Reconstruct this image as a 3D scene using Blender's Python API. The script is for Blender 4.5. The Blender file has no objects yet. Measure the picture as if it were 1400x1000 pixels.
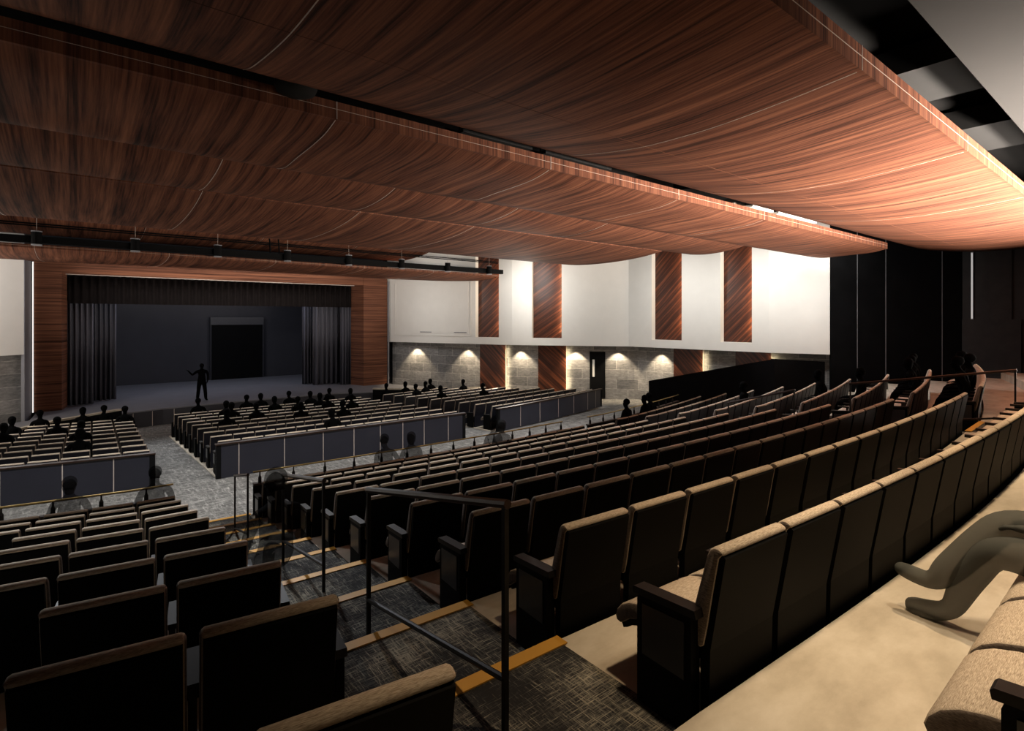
import bpy, bmesh, math, random
from mathutils import Vector, Matrix
random.seed(7)
S = bpy.context.scene
COL = S.collection
H = 4.6                      # eye height above the floor in front of the stage
pi = math.pi

# ------------------------------------------------------------------ camera
cd = bpy.data.cameras.new('camera'); cam = bpy.data.objects.new('camera', cd); COL.objects.link(cam)
cam.location = (0, 0, H); cam.rotation_euler = (pi/2, 0, -math.atan2(742.0, 922.0))
cd.sensor_width = 36; cd.lens = 742/1400*36; cd.shift_y = -63/1400; cd.clip_start = .05; cd.clip_end = 200
S.camera = cam
S.view_settings.view_transform = 'Standard'; S.view_settings.look = 'None'
S.view_settings.exposure = 0; S.view_settings.gamma = 1

# ------------------------------------------------------------------ materials
def mat(name, col=(.5,.5,.5), rough=.6, spec=.3, metal=0):
    m = bpy.data.materials.new(name); m.use_nodes = True
    b = m.node_tree.nodes['Principled BSDF']
    b.inputs['Base Color'].default_value = (*col, 1); b.inputs['Roughness'].default_value = rough
    b.inputs['Specular IOR Level'].default_value = spec; b.inputs['Metallic'].default_value = metal
    return m
def nd(m, t, **k):
    n = m.node_tree.nodes.new(t)
    for a, v in k.items(): setattr(n, a, v)
    return n
def ln(m, a, b): m.node_tree.links.new(a, b)
def bsdf(m): return m.node_tree.nodes['Principled BSDF']
def ramp(m, stops):
    r = nd(m, 'ShaderNodeValToRGB'); e = r.color_ramp.elements
    while len(e) < len(stops): e.new(.5)
    for i, (p, c) in enumerate(stops): e[i].position = p; e[i].color = (*c, 1)
    return r
def coords(m, scale=(1,1,1), rot=(0,0,0)):
    tc = nd(m, 'ShaderNodeTexCoord'); mp = nd(m, 'ShaderNodeMapping')
    mp.inputs['Scale'].default_value = scale; mp.inputs['Rotation'].default_value = rot
    ln(m, tc.outputs['Object'], mp.inputs['Vector']); return mp.outputs['Vector']
def noise(m, vec, scale=1, detail=4, rough=.6):
    n = nd(m, 'ShaderNodeTexNoise'); n.inputs['Scale'].default_value = scale
    n.inputs['Detail'].default_value = detail; n.inputs['Roughness'].default_value = rough
    ln(m, vec, n.inputs['Vector']); return n.outputs['Fac']
def speck(name, col, amt=.25, scale=30, rough=.7, spec=.2):
    """plain surface with a little tonal variation"""
    m = mat(name, col, rough, spec)
    f = noise(m, coords(m), scale)
    r = ramp(m, [(.3, tuple(c*(1-amt) for c in col)), (.7, tuple(min(1, c*(1+amt)) for c in col))])
    ln(m, f, r.inputs['Fac']); ln(m, r.outputs['Color'], bsdf(m).inputs['Base Color']); return m
def wood(name, scale, rot=(0,0,0), dark=(.024,.010,.007), mid=(.105,.040,.024), light=(.25,.105,.058), rough=.7, spec=.08):
    m = mat(name, mid, rough, spec)
    v = coords(m, scale, rot)
    a = noise(m, v, 1.0, 3, .55); b = noise(m, v, 4.5, 5, .65)
    mx = nd(m, 'ShaderNodeMix'); mx.data_type = 'FLOAT'; mx.inputs[0].default_value = .48
    ln(m, a, mx.inputs[2]); ln(m, b, mx.inputs[3])
    r = ramp(m, [(.38, dark), (.48, mid), (.55, tuple(.6*x+.4*y for x, y in zip(mid, light))), (.66, light)])
    ln(m, mx.outputs[0], r.inputs['Fac']); ln(m, r.outputs['Color'], bsdf(m).inputs['Base Color']); return m
M = {}
M['wood_cloud'] = wood('walnut veneer lengthwise', (6.5, .16, .16))
M['wood_h'] = wood('walnut veneer horizontal', (.12, .12, 11), mid=(.12,.05,.03))
M['wood_d'] = wood('walnut veneer diagonal', (.12, .12, 4.2), (0, .0, 0))
def wood_diag(name, sgn):
    # grain runs diagonally over upright fins
    m = mat(name, (.1,.03,.015), .4, .35)
    tc = nd(m, 'ShaderNodeTexCoord'); sp = nd(m, 'ShaderNodeSeparateXYZ'); ln(m, tc.outputs['Object'], sp.inputs[0])
    ad = nd(m, 'ShaderNodeMath', operation='MULTIPLY_ADD'); ad.inputs[1].default_value = -sgn*1.0
    ln(m, sp.outputs['Y'], ad.inputs[0]); ln(m, sp.outputs['Z'], ad.inputs[2])
    a2 = nd(m, 'ShaderNodeMath', operation='MULTIPLY_ADD'); a2.inputs[1].default_value = .15
    ln(m, sp.outputs['X'], a2.inputs[0]); ln(m, ad.outputs[0], a2.inputs[2])
    ml = nd(m, 'ShaderNodeMath', operation='MULTIPLY'); ml.inputs[1].default_value = 5.0; ln(m, a2.outputs[0], ml.inputs[0])
    m2 = nd(m, 'ShaderNodeMath', operation='MULTIPLY'); m2.inputs[1].default_value = .25; ln(m, sp.outputs['Z'], m2.inputs[0])
    cb = nd(m, 'ShaderNodeCombineXYZ'); ln(m, ml.outputs[0], cb.inputs[0]); ln(m, m2.outputs[0], cb.inputs[1])
    f = noise(m, cb.outputs[0], 1, 6, .7)
    r = ramp(m, [(.36, (.012,.004,.003)), (.5, (.06,.017,.008)), (.66, (.22,.065,.026))])
    ln(m, f, r.inputs['Fac']); ln(m, r.outputs['Color'], bsdf(m).inputs['Base Color']); return m
M['fin_up'] = wood_diag('walnut fin rising grain', -1)
M['fin_low'] = wood_diag('walnut fin falling grain', 1)
M['seam'] = mat('pale metal joint', (.42,.36,.32), .4, .4)
M['white'] = speck('white painted panel', (.80,.78,.74), .02, 2, .7)
M['grey_trim'] = speck('grey trim', (.22,.22,.24), .05, 3, .6)
M['black'] = speck('matt black paint', (.003,.003,.0033), .15, 4, .8, .1)
M['void'] = speck('black ceiling void', (.006,.006,.006), .1, 2, .9, .05)
M['duct'] = speck('dark grey duct', (.011,.011,.011), .1, 2, .8)
M['soffit'] = speck('grey soffit plaster', (.024,.0235,.023), .03, 2, .8)
M['dark_wall'] = speck('charcoal wall panel', (.006,.006,.0065), .2, 2, .95, .03)
M['block_wall'] = speck('charcoal relief block', (.034,.034,.036), .15, 3, .8)
M['barrier'] = speck('slate blue barrier panel', (.016,.0165,.025), .1, 1.5, .35, .5)
M['cap'] = mat('dark walnut cap', (.022,.011,.007), .45, .3)
M['shell'] = speck('black seat shell', (.0012,.0011,.001), .15, 5, .65, .08)
M['navy_shell'] = speck('navy black seat shell', (.004,.0043,.008), .15, 5, .55, .2)
M['endp'] = mat('black gloss end panel', (.02,.021,.024), .3, .6)  # grey base raised to carry the light reflected on the inset
M['dark_metal'] = mat('bronze black metal', (.007,.0055,.0045), .5, .25)
M['brass'] = mat('dull brass rail', (.28,.19,.06), .35, .5, .4)
M['nosing'] = mat('amber step nosing', (.52,.26,.035), .55, .3)
M['led'] = mat('lit led strip', (1,1,1)); 
bsdf(M['led']).inputs['Emission Color'].default_value = (1,.97,.93,1); bsdf(M['led']).inputs['Emission Strength'].default_value = .9
M['stagefloor'] = speck('grey stage floor', (.17,.17,.185), .08, 1.5, .5)
M['head_bar'] = speck('dark grey head bar', (.07,.07,.075), .05, 3, .7)
M['stagewall'] = speck('charcoal stage backdrop', (.045,.045,.052), .06, 1.2, .8)
M['skin_dark'] = mat('silhouette', (.002,.002,.002), .95, .02)

M['led_dim'] = M['led'].copy(); bsdf(M['led_dim']).inputs['Emission Strength'].default_value = .42; bsdf(M['led_dim']).inputs['Base Color'].default_value = (.3,.3,.3,1)
def fabric():
    m = mat('heathered taupe fabric', (.3,.22,.15), .9, .1)
    v = coords(m, (40, 420, 420)); f = noise(m, v, 1, 3, .7)
    r = ramp(m, [(.33, (.26,.205,.155)), (.5, (.47,.39,.305)), (.68, (.68,.59,.48))])
    ln(m, f, r.inputs['Fac']); ln(m, r.outputs['Color'], bsdf(m).inputs['Base Color'])
    return m
M['fabric'] = fabric()
def fabric2():
    m = mat('brown grey side fabric', (.12,.095,.08), .9, .1)
    f = noise(m, coords(m, (90, 60, 300)), 1, 3, .7)
    r = ramp(m, [(.33, (.07,.055,.045)), (.66, (.20,.16,.135))])
    ln(m, f, r.inputs['Fac']); ln(m, r.outputs['Color'], bsdf(m).inputs['Base Color']); return m
M['fabric_side'] = fabric2()
def carpet():
    m = mat('woven crosshatch carpet', (.05,.05,.05), .95, .05)
    a = noise(m, coords(m, (8, 150, 5)), 1, 3, .75); b = noise(m, coords(m, (130, 9, 5)), 1, 3, .75)
    mx = nd(m, 'ShaderNodeMath', operation='MAXIMUM'); ln(m, a, mx.inputs[0]); ln(m, b, mx.inputs[1])
    big = noise(m, coords(m), 2.2, 2, .5)
    md = nd(m, 'ShaderNodeMath', operation='MULTIPLY_ADD'); md.inputs[1].default_value = .45; md.inputs[2].default_value = -.2
    ln(m, big, md.inputs[0]); ad = nd(m, 'ShaderNodeMath', operation='ADD'); ln(m, mx.outputs[0], ad.inputs[0]); ln(m, md.outputs[0], ad.inputs[1])
    r = ramp(m, [(.50, (.024,.023,.023)), (.60, (.075,.072,.066)), (.74, (.34,.31,.24))])
    ln(m, ad.outputs[0], r.inputs['Fac']); ln(m, r.outputs['Color'], bsdf(m).inputs['Base Color']); return m
M['carpet'] = carpet()
def carpet_far():
    m = mat('pale woven carpet', (.2,.2,.2), .95, .05)
    a = noise(m, coords(m, (2.2, 16, 3)), 1, 4, .8); b = noise(m, coords(m, (14, 2.6, 3)), 1, 4, .8)
    mx = nd(m, 'ShaderNodeMath', operation='MAXIMUM'); ln(m, a, mx.inputs[0]); ln(m, b, mx.inputs[1])
    r = ramp(m, [(.46, (.09,.088,.084)), (.58, (.20,.195,.185)), (.72, (.42,.41,.38))])
    ln(m, mx.outputs[0], r.inputs['Fac']); ln(m, r.outputs['Color'], bsdf(m).inputs['Base Color']); return m
M['carpet_far'] = carpet_far()
def concrete():
    m = mat('polished concrete', (.5,.45,.38), .55, .3)
    a = noise(m, coords(m, (1.6,3.2,1)), 1.3, 8, .65)
    r = ramp(m, [(.3, (.40,.345,.27)), (.5, (.52,.46,.37)), (.7, (.62,.56,.47))])
    ln(m, a, r.inputs['Fac']); ln(m, r.outputs['Color'], bsdf(m).inputs['Base Color']); return m
M['concrete'] = concrete()
def tile():
    m = mat('grey stone tile', (.2,.2,.2), .7, .2)
    tc = nd(m, 'ShaderNodeTexCoord'); sp = nd(m, 'ShaderNodeSeparateXYZ'); ln(m, tc.outputs['Object'], sp.inputs[0])
    cb = nd(m, 'ShaderNodeCombineXYZ'); ln(m, sp.outputs['Y'], cb.inputs[0]); ln(m, sp.outputs['Z'], cb.inputs[1])
    br = nd(m, 'ShaderNodeTexBrick'); br.inputs['Scale'].default_value = 1.0
    br.inputs['Brick Width'].default_value = .95; br.inputs['Row Height'].default_value = .5; br.inputs['Mortar Size'].default_value = .008
    br.inputs['Color1'].default_value = (.15,.148,.15,1); br.inputs['Color2'].default_value = (.27,.265,.262,1); br.inputs['Mortar'].default_value = (.40,.39,.37,1)
    ln(m, cb.outputs[0], br.inputs['Vector'])
    f = noise(m, coords(m, (3,3,9)), 1.5, 6, .7)
    r = ramp(m, [(.3, (.65,.65,.65)), (.7, (1.45,1.43,1.4))]); ln(m, f, r.inputs['Fac'])
    mu = nd(m, 'ShaderNodeMix'); mu.data_type = 'RGBA'; mu.blend_type = 'MULTIPLY'; mu.inputs[0].default_value = 1
    ln(m, br.outputs['Color'], mu.inputs[6]); ln(m, r.outputs['Color'], mu.inputs[7])
    ln(m, mu.outputs[2], bsdf(m).inputs['Base Color']); return m
M['tile'] = tile()
def curtain():
    m = mat('charcoal velvet curtain', (.05,.05,.058), .9, .1)
    f = noise(m, coords(m, (8,8,.4)), 1, 3)
    r = ramp(m, [(.3, (.07,.07,.085)), (.7, (.12,.12,.145))]); ln(m, f, r.inputs['Fac'])
    ln(m, r.outputs['Color'], bsdf(m).inputs['Base Color']); return m
M['curtain'] = curtain()
M['valance'] = speck('near black velvet', (.007,.0055,.0055), .2, 6, .9, .05)
def ghost(name, alpha, col):
    """see-through grey figure: front surfaces veil what is behind, back surfaces do nothing"""
    m = bpy.data.materials.new(name); m.use_nodes = True; nt = m.node_tree; nt.nodes.clear()
    o = nd(m, 'ShaderNodeOutputMaterial'); t = nd(m, 'ShaderNodeBsdfTransparent'); d = nd(m, 'ShaderNodeBsdfDiffuse')
    d.inputs['Color'].default_value = (*col, 1)
    g = nd(m, 'ShaderNodeNewGeometry'); k = nd(m, 'ShaderNodeMath', operation='MULTIPLY_ADD')
    k.inputs[1].default_value = -alpha; k.inputs[2].default_value = alpha; ln(m, g.outputs['Backfacing'], k.inputs[0])
    mx = nd(m, 'ShaderNodeMixShader'); ln(m, k.outputs[0], mx.inputs[0]); ln(m, t.outputs[0], mx.inputs[1]); ln(m, d.outputs[0], mx.inputs[2])
    ln(m, mx.outputs[0], o.inputs['Surface']); return m
M['ghost'] = ghost('translucent dark figure', .72, (.015,.015,.015))
M['ghost_grey'] = ghost('translucent grey figure', .94, (.06,.062,.057))

# ------------------------------------------------------------------ mesh helpers (all z given relative to the eye; H is added)
def link(o): COL.objects.link(o); return o
def obj(name, bm, m, parent=None, smooth=False):
    me = bpy.data.meshes.new(name); bmesh.ops.recalc_face_normals(bm, faces=bm.faces); bm.to_mesh(me); bm.free()
    for mm in (m if isinstance(m, (list, tuple)) else [m]): me.materials.append(M[mm] if isinstance(mm, str) else mm)
    if smooth:
        for p in me.polygons: p.use_smooth = True
    o = bpy.data.objects.new(name, me); link(o)
    if parent: o.parent = parent
    return o
def tag(o, label=None, cat=None, group=None, kind=None):
    if label: o['label'] = label
    if cat: o['category'] = cat
    if group: o['group'] = group
    if kind: o['kind'] = kind
    return o
def empty(name, loc=(0,0,0), rz=0):
    o = bpy.data.objects.new(name, None); o.empty_display_size = .1; o.location = loc; o.rotation_euler = (0,0,rz); return link(o)
def box(bm, x0, x1, y0, y1, z0, z1, mi=0):
    v = [bm.verts.new((x, y, z)) for z in (z0, z1) for y in (y0, y1) for x in (x0, x1)]
    for q in ((0,1,3,2),(4,6,7,5),(0,4,5,1),(2,3,7,6),(0,2,6,4),(1,5,7,3)):
        f = bm.faces.new([v[i] for i in q]); f.material_index = mi
def prism_x(bm, prof, x0, x1, mi=0):
    """closed profile in (y, z) extruded along x"""
    a = [bm.verts.new((x0, y, z)) for y, z in prof]; b = [bm.verts.new((x1, y, z)) for y, z in prof]; n = len(prof)
    fs = [bm.faces.new(a), bm.faces.new(b)] + [bm.faces.new((a[i], a[(i+1)%n], b[(i+1)%n], b[i])) for i in range(n)]
    for f in fs: f.material_index = mi
    return fs
def prism_z(bm, poly, z0, z1, mi=0):
    a = [bm.verts.new((x, y, z0)) for x, y in poly]; b = [bm.verts.new((x, y, z1)) for x, y in poly]; n = len(poly)
    fs = [bm.faces.new(a), bm.faces.new(b)] + [bm.faces.new((a[i], a[(i+1)%n], b[(i+1)%n], b[i])) for i in range(n)]
    for f in fs: f.material_index = mi
def tube(bm, pts, r, n=8, mi=0):
    pts = [Vector(p) for p in pts]; rings = []
    for i, p in enumerate(pts):
        t = (pts[min(i+1, len(pts)-1)] - pts[max(i-1, 0)]).normalized()
        u = t.cross(Vector((0,0,1)));  u = u.normalized() if u.length > 1e-3 else Vector((1,0,0)); w = t.cross(u)
        rr = r[i] if isinstance(r, (list, tuple)) else r
        rings.append([bm.verts.new(p + (u*math.cos(2*pi*k/n) + w*math.sin(2*pi*k/n))*rr) for k in range(n)])
    for a, b in zip(rings, rings[1:]):
        for k in range(n): bm.faces.new((a[k], a[(k+1)%n], b[(k+1)%n], b[k])).material_index = mi
    bm.faces.new(rings[0]); bm.faces.new(rings[-1])
def slab_line(bm, p, q, th, z0, z1, mi=0, zq0=None, zq1=None):
    """upright slab along plan line p->q, thickness th to the left of the direction"""
    p = Vector(p); q = Vector(q); d = (q-p).normalized(); n = Vector((-d.y, d.x))*th
    zq0 = z0 if zq0 is None else zq0; zq1 = z1 if zq1 is None else zq1
    v = [bm.verts.new((*a, z)) for a, z in ((p,z0),(q,zq0),(q+n,zq0),(p+n,z0),(p,z1),(q,zq1),(q+n,zq1),(p+n,z1))]
    for f in ((0,1,2,3),(4,5,6,7),(0,1,5,4),(1,2,6,5),(2,3,7,6),(3,0,4,7)): bm.faces.new([v[i] for i in f]).material_index = mi
def new(): return bmesh.new()
def bev(bm, w, seg=2, ang=.5):
    es = [e for e in bm.edges if e.is_manifold and e.calc_face_angle(0) > ang]
    bmesh.ops.bevel(bm, geom=es, offset=w, segments=seg, affect='EDGES', profile=.5, clamp_overlap=True)

# ------------------------------------------------------------------ seating geometry
X0 = 6.78
def L(k): return -1.64 - .2114*k            # level just behind row k (row k itself stands on L(k+1))
def g(dx):
    a = abs(dx)
    if a < 4.6: return a*a/130
    if a < 6: return .1628 + (a-4.6)*.04
    t = a-6; return .2188 + t*.14 + t*t*.01
def gs(dx):
    a = abs(dx); s = 1 if dx > 0 else -1
    return s*(a/65 if a < 4.6 else (.04 if a < 6 else .14 + .02*(a-6)))
def rowY(k, x): return 1.065 + 1.008*k + g(x-X0)
def edgeL(k): return .86 + .048*k           # right end of the left block
def edgeC(k): return 2.13 + .05*k           # left end of the centre block
def edgeT(k): return 11.50 - .075*k         # right end of the centre block
def edgeR(k): return 12.78 - .06*k          # left end of the right block
XS = [-6 + .5*i for i in range(58)]         # plan samples across the house

def strip(bm, xs, ya, yb, z, mi=0, za=None):
    """flat (or dropping) band between curves ya(x) and yb(x)"""
    za = z if za is None else za
    A = [bm.verts.new((x, ya(x), za)) for x in xs]; B = [bm.verts.new((x, yb(x), z)) for x in xs]
    for i in range(len(xs)-1): bm.faces.new((A[i], A[i+1], B[i+1], B[i])).material_index = mi
# tiers (one stepped slab of concrete) and rear walkway
bm = new(); EDGE = .04
strip(bm, XS, lambda x: -3.2, lambda x: rowY(0,x)+EDGE, L(0)+H)
for k in range(0, 11):
    e = lambda x, k=k: rowY(k, x)+EDGE
    strip(bm, XS, e, e, L(k+1)+H, za=L(k)+H)
    if k < 10: strip(bm, XS, e, lambda x, k=k: rowY(k+1, x)+EDGE, L(k+1)+H)
tag(obj('floor', bm, 'concrete'), kind='structure')
# flat cross aisle and raked orchestra floor
ZX = L(11)
def zf(y): return ZX - max(0, y-15)*.0494
bm = new()
strip(bm, XS, lambda x: rowY(10, x)+EDGE, lambda x: max(15.0, rowY(10, x)+.5), ZX+H)
strip(bm, XS, lambda x: max(15.0, rowY(10, x)+.5), lambda x: 31, zf(31)+H, za=ZX+H)
tag(obj('floor', bm, 'carpet_far'), kind='structure')

def aisle(lo, hi, name='floor'):
    bm = new()
    for k in range(0, 10):
        n = 5; xa, xb = lo(k+.5), hi(k+.5)
        xs = [xa + (xb-xa)*i/n for i in range(n+1)]
        e0 = lambda x: rowY(k, x)+EDGE+.008; e1 = lambda x: rowY(k+1, x)+EDGE+.008
        strip(bm, xs, e0, e1, L(k+1)+H+.008)
        strip(bm, xs, e1, e1, L(k+2)+H+.008, za=L(k+1)+H+.008)
    o = tag(obj(name, bm, 'carpet'), kind='structure')
    for k in range(1, 11):
        xa, xb = lo(k), hi(k); b = new(); xs = [xa + (xb-xa)*i/5 for i in range(6)]
        for i in range(5):
            y0 = rowY(k, xs[i]); y1 = rowY(k, xs[i+1]); z = L(k)+H
            v = [b.verts.new(p) for p in ((xs[i],y0-.03,z+.009),(xs[i+1],y1-.03,z+.009),(xs[i+1],y1+.052,z+.009),(xs[i],y0+.052,z+.009),
                 (xs[i],y0-.03,z+.016),(xs[i+1],y1-.03,z+.016),(xs[i+1],y1+.056,z+.016),(xs[i],y0+.056,z+.016))]
            for f in ((0,1,2,3),(4,5,6,7),(0,1,5,4),(1,2,6,5),(2,3,7,6),(3,0,4,7)): b.faces.new([v[j] for j in f])
        tag(obj('nosing', b, 'nosing', o), 'amber nosing strip')
    return o
aisle(edgeL, edgeC); aisle(edgeT, edgeR)

# ------------------------------------------------------------------ the theatre seat
PITCH = .561
def seat_bms():
    W = .262
    shell = new()
    prism_x(shell, [(.085,.0),(.075,.40),(.0,.828),(.015,.838),(.035,.833),(.108,.42),(.125,.36),(.125,.02)], -.25, .25); bev(shell, .012, 2)
    def pillow(prof, w, soft):
        """padded extrusion: ends rounded over by shrinking the profile, end faces in the side fabric"""
        bm = new(); cy = sum(p[0] for p in prof)/len(prof); cz = sum(p[1] for p in prof)/len(prof); n = len(prof); rings = []
        for x, ins in ((-w,soft),(-w+soft*.35,soft*.35),(-w+soft,0),(w-soft,0),(w-soft*.35,soft*.35),(w,soft)):
            ring = []
            for k, (y, z) in enumerate(prof):
                a, b = prof[k-1], prof[(k+1)%n]; tx, tz = b[0]-a[0], b[1]-a[1]; l = math.hypot(tx, tz)
                ring.append(bm.verts.new((x, y+tz/l*ins*sg(prof), z-tx/l*ins*sg(prof))))
            rings.append(ring)
        for q, (a, b) in enumerate(zip(rings, rings[1:])):
            for k in range(n):
                bm.faces.new((a[k], a[(k+1)%n], b[(k+1)%n], b[k])).material_index = 1 if q in (0, 4) else 0
        bm.faces.new(rings[0]).material_index = 1; bm.faces.new(rings[-1]).material_index = 1
        return bm
    def sg(prof):
        ar = sum(prof[k-1][0]*prof[k][1]-prof[k][0]*prof[k-1][1] for k in range(len(prof)))
        return 1 if ar < 0 else -1
    cush = pillow([(.006,.846),(.016,.860),(.034,.867),(.056,.864),(.076,.848),(.092,.815),(.118,.72),(.150,.60),(.182,.49),(.200,.43),(.196,.405),(.175,.392),(.130,.392),(.104,.41),(.085,.50),(.056,.67),(.028,.82)], W, .018)
    seat = pillow([(.17,.40),(.19,.43),(.30,.445),(.40,.445),(.48,.436),(.55,.415),(.60,.385),(.633,.345),(.643,.31),(.633,.287),(.61,.282),(.585,.297),(.55,.325),(.50,.346),(.42,.36),(.3,.37),(.19,.375)], .256, .014)
    pan = new()
    prism_x(pan, [(.14,.35),(.19,.378),(.3,.372),(.42,.362),(.50,.348),(.55,.327),(.585,.299),(.612,.28),(.60,.258),(.575,.27),(.54,.295),(.49,.315),(.4,.33),(.2,.335),(.14,.33)], -.235, .235)
    arm = new()
    box(arm, -.025, .025, .17, .46, .555, .585); bev(arm, .008)
    post = new()
    prism_x(post, [(.14,.0),(.36,.0),(.34,.12),(.30,.35),(.30,.555),(.19,.555),(.17,.3)], -.016, .016)
    end = new()
    prism_x(end, [(.13,0),(.44,0),(.44,.50),(.43,.525),(.13,.545)], -.03, .03); bev(end, .006)
    inset = new()
    prism_x(inset, [(.165,.25),(.405,.25),(.405,.49),(.165,.505)], -.004, .004)
    cap = new()
    prism_x(cap, [(.10,.545),(.46,.52),(.465,.545),(.455,.555),(.11,.58)], -.036, .036); bev(cap, .006)
    return dict(shell=shell, cush=cush, seat=seat, pan=pan, arm=arm, post=post, end=end, inset=inset, cap=cap)
MATS = dict(shell=['shell'], cush=['fabric','fabric_side'], seat=['fabric','fabric_side'], pan=['shell'], arm=['dark_metal'], post=['dark_metal'], end=['shell'], inset=['endp'], cap=['dark_metal'])
MESH = {}
for k_, b_ in seat_bms().items():
    me = bpy.data.meshes.new(k_); bmesh.ops.recalc_face_normals(b_, faces=b_.faces); b_.to_mesh(me); b_.free()
    for mm in MATS[k_]: me.materials.append(M[mm])
    for p in me.polygons: p.use_smooth = k_ in ('cush', 'seat')
    MESH[k_] = me
def withmat(src, m):
    me = MESH[src].copy(); me.materials.clear(); [me.materials.append(M[x]) for x in m]; return me
MESH['shell_navy'] = withmat('shell', ['navy_shell'])
def part(name, me, parent, loc=(0,0,0), rz=0):
    o = bpy.data.objects.new(name, me); link(o); o.parent = parent; o.location = loc; o.rotation_euler = (0,0,rz); return o
ORD = ['', 'first','second','third','fourth','fifth','sixth','seventh','eighth','ninth','tenth','eleventh','twelfth','thirteenth','fourteenth','fifteenth','sixteenth','seventeenth','eighteenth','nineteenth','twentieth']
SPOTS = []       # every seat: (x, y, z, rot, endL, endR, label, group, navy, block, row, n)
def add_row(xa, xb, n, yfun, sfun, z, block, row, navy, label, group, endA, endB, fromright=False):
    for i in range(n):
        x = xa + (xb-xa)*(i+.5)/n
        idx = n-i if fromright else i+1
        zz = z(yfun(x)) if callable(z) else z
        SPOTS.append(dict(x=x, y=yfun(x), z=zz+H, r=math.atan(sfun(x)), a=endA and i == 0, b=endB and i == n-1,
            label=label(ORD[idx]), group=group, navy=navy, block=block, row=row, n=idx))
        if block[0] == 'F': SPOTS[-1]['z'] += .03
for k in range(0, 10):
    yf = lambda x, k=k: rowY(k, x); sf = lambda x: gs(x-X0); z = L(k+1)
    rw = 'nearest row' if k == 0 else ORD[k+1] + ' row'
    xb = edgeT(k); xa = edgeC(k); n = round((xb-xa)/PITCH)
    add_row(xa, xb, n, yf, sf, z, 'C', k, False,
        lambda o, rw=rw: f'black backed tan topped seat, middle rear block, {rw} from camera, {o} from handrail aisle', 'seats of the middle rear block', True, True)
    xb = edgeL(k); n = [2,3,4,4,5,5,5,6,6,6][k]
    add_row(xb-n*PITCH, xb, n, yf, sf, z, 'L', k, False,
        lambda o, rw=rw: f'black backed seat, left rear block, {rw} from camera, {o} from handrail aisle', 'seats of the left rear block', False, True, True)
    xa = edgeR(k); n = 11
    if k >= 1:
        add_row(xa, xa+n*PITCH*1.0, n, yf, sf, z, 'R', k, k > 0,
            lambda o, rw=rw: f'dark seat, right rear block by charcoal wall, {rw} from camera, {o} from its aisle', 'seats of the right rear block', True, True)
# seats on the walkway behind the nearest row
for i in range(6):
    x = 2.14 + PITCH*(i+.5)
    SPOTS.append(dict(x=x, y=-.10, z=L(0)+H, r=0.0, a=i == 0, b=False, navy=False, block='Z', row=-1, n=i+1, group='seats along the rear walkway',
        label=f'brightly lit cream seat on the concrete walkway behind nearest row, {ORD[i+1]} from bottom'))
# orchestra
XF = 6.42
def gf(dx):
    a = abs(dx); return a*a/200 if a < 4.3 else .0925 + max(0, a-5)*.15 + max(0, a-5)**2*.008
def gfs(dx):
    a = abs(dx); s = 1 if dx > 0 else -1; return s*(a/100 if a < 4.3 else (.0 if a < 5 else .15+.016*(a-5)))
for j in range(9):
    yf = lambda x, j=j: 15.32 + .98*j + gf(x-XF); sf = lambda x: gfs(x-XF)
    rw = ORD[j+1]
    add_row(2.80, 10.04, 13, yf, sf, zf, 'FC', j, True, lambda o, rw=rw: f'dark navy seat, middle block facing stage, {rw} row past barrier, {o} from left aisle', 'seats of the middle stage block', True, True)
    nl = 7
    add_row(1.40-nl*PITCH+.02*j, 1.40+.02*j, nl, yf, sf, zf, 'FL', j, True, lambda o, rw=rw: f'dark navy seat, left block facing stage, {rw} row past barrier, {o} from right aisle', 'seats of the left stage block', False, True, True)
    nr = 12 - j//2
    add_row(11.6-.06*j, 11.6-.06*j+nr*PITCH, nr, lambda x, yf=yf: yf(x)+.08, sf, zf, 'FR', j, True, lambda o, rw=rw: f'dark navy seat, right block facing stage, {rw} row past barrier, {o} from left aisle', 'seats of the right stage block', True, True)
for xa, xb in ((-4.2, 1.46), (2.74, 10.1), (11.5, 18.6)):      # pale concrete under the stage seating
    bm = new(); xs = [xa+(xb-xa)*i/10 for i in range(11)]; rows_ = []
    for dy in (15.22, 15.22, 23.9, 23.9):
        rows_.append([(x, dy+gf(x-XF), zf(dy+gf(x-XF))+H) for x in xs])
    for (a, lo), (b, hi) in (((0,-.02),(1,.03)), ((1,.03),(2,.03)), ((2,.03),(3,-.02))):
        A_ = [bm.verts.new((x, y, z+lo)) for x, y, z in rows_[a]]; B_ = [bm.verts.new((x, y, z+hi)) for x, y, z in rows_[b]]
        for i in range(10): bm.faces.new((A_[i], A_[i+1], B_[i+1], B_[i]))
    for i in (0, 10):
        q = [rows_[1][i], rows_[2][i]]; bm.faces.new([bm.verts.new((x, y, z+h)) for (x, y, z), h in ((q[0],-.02),(q[1],-.02),(q[1],.03),(q[0],.03))])
    tag(obj('floor', bm, 'concrete'), kind='structure')
FWD = Vector((742, 922)).normalized(); RT = Vector((FWD.y, -FWD.x))
def depth(s): return s['x']*FWD.x + s['y']*FWD.y
def inview(s):
    d = depth(s); r = s['x']*RT.x + s['y']*RT.y
    return d > .3 and -0.98 < r/d < (2.2 if s['block'] == 'Z' else 1.06) and (s['z']+.86-H)/d > (-1.5 if s['block'] == 'Z' else -.80)
def front_y(x):
    for (x0, y0), (x1, y1) in zip(SFRONT, SFRONT[1:]):
        if x0 <= x <= x1: return y0+(y1-y0)*(x-x0)/(x1-x0)
    return 24
SFRONT = [(-7.2,23.5),(-3.2,23.5),(-1.9,24.0),(-.4,25.8),(1.5,27.4),(3,28.1),(10.4,28.2),(12.4,27.2),(14.0,25.7),(15.6,24.2),(17.2,23.9),(20,23.9)]
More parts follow.
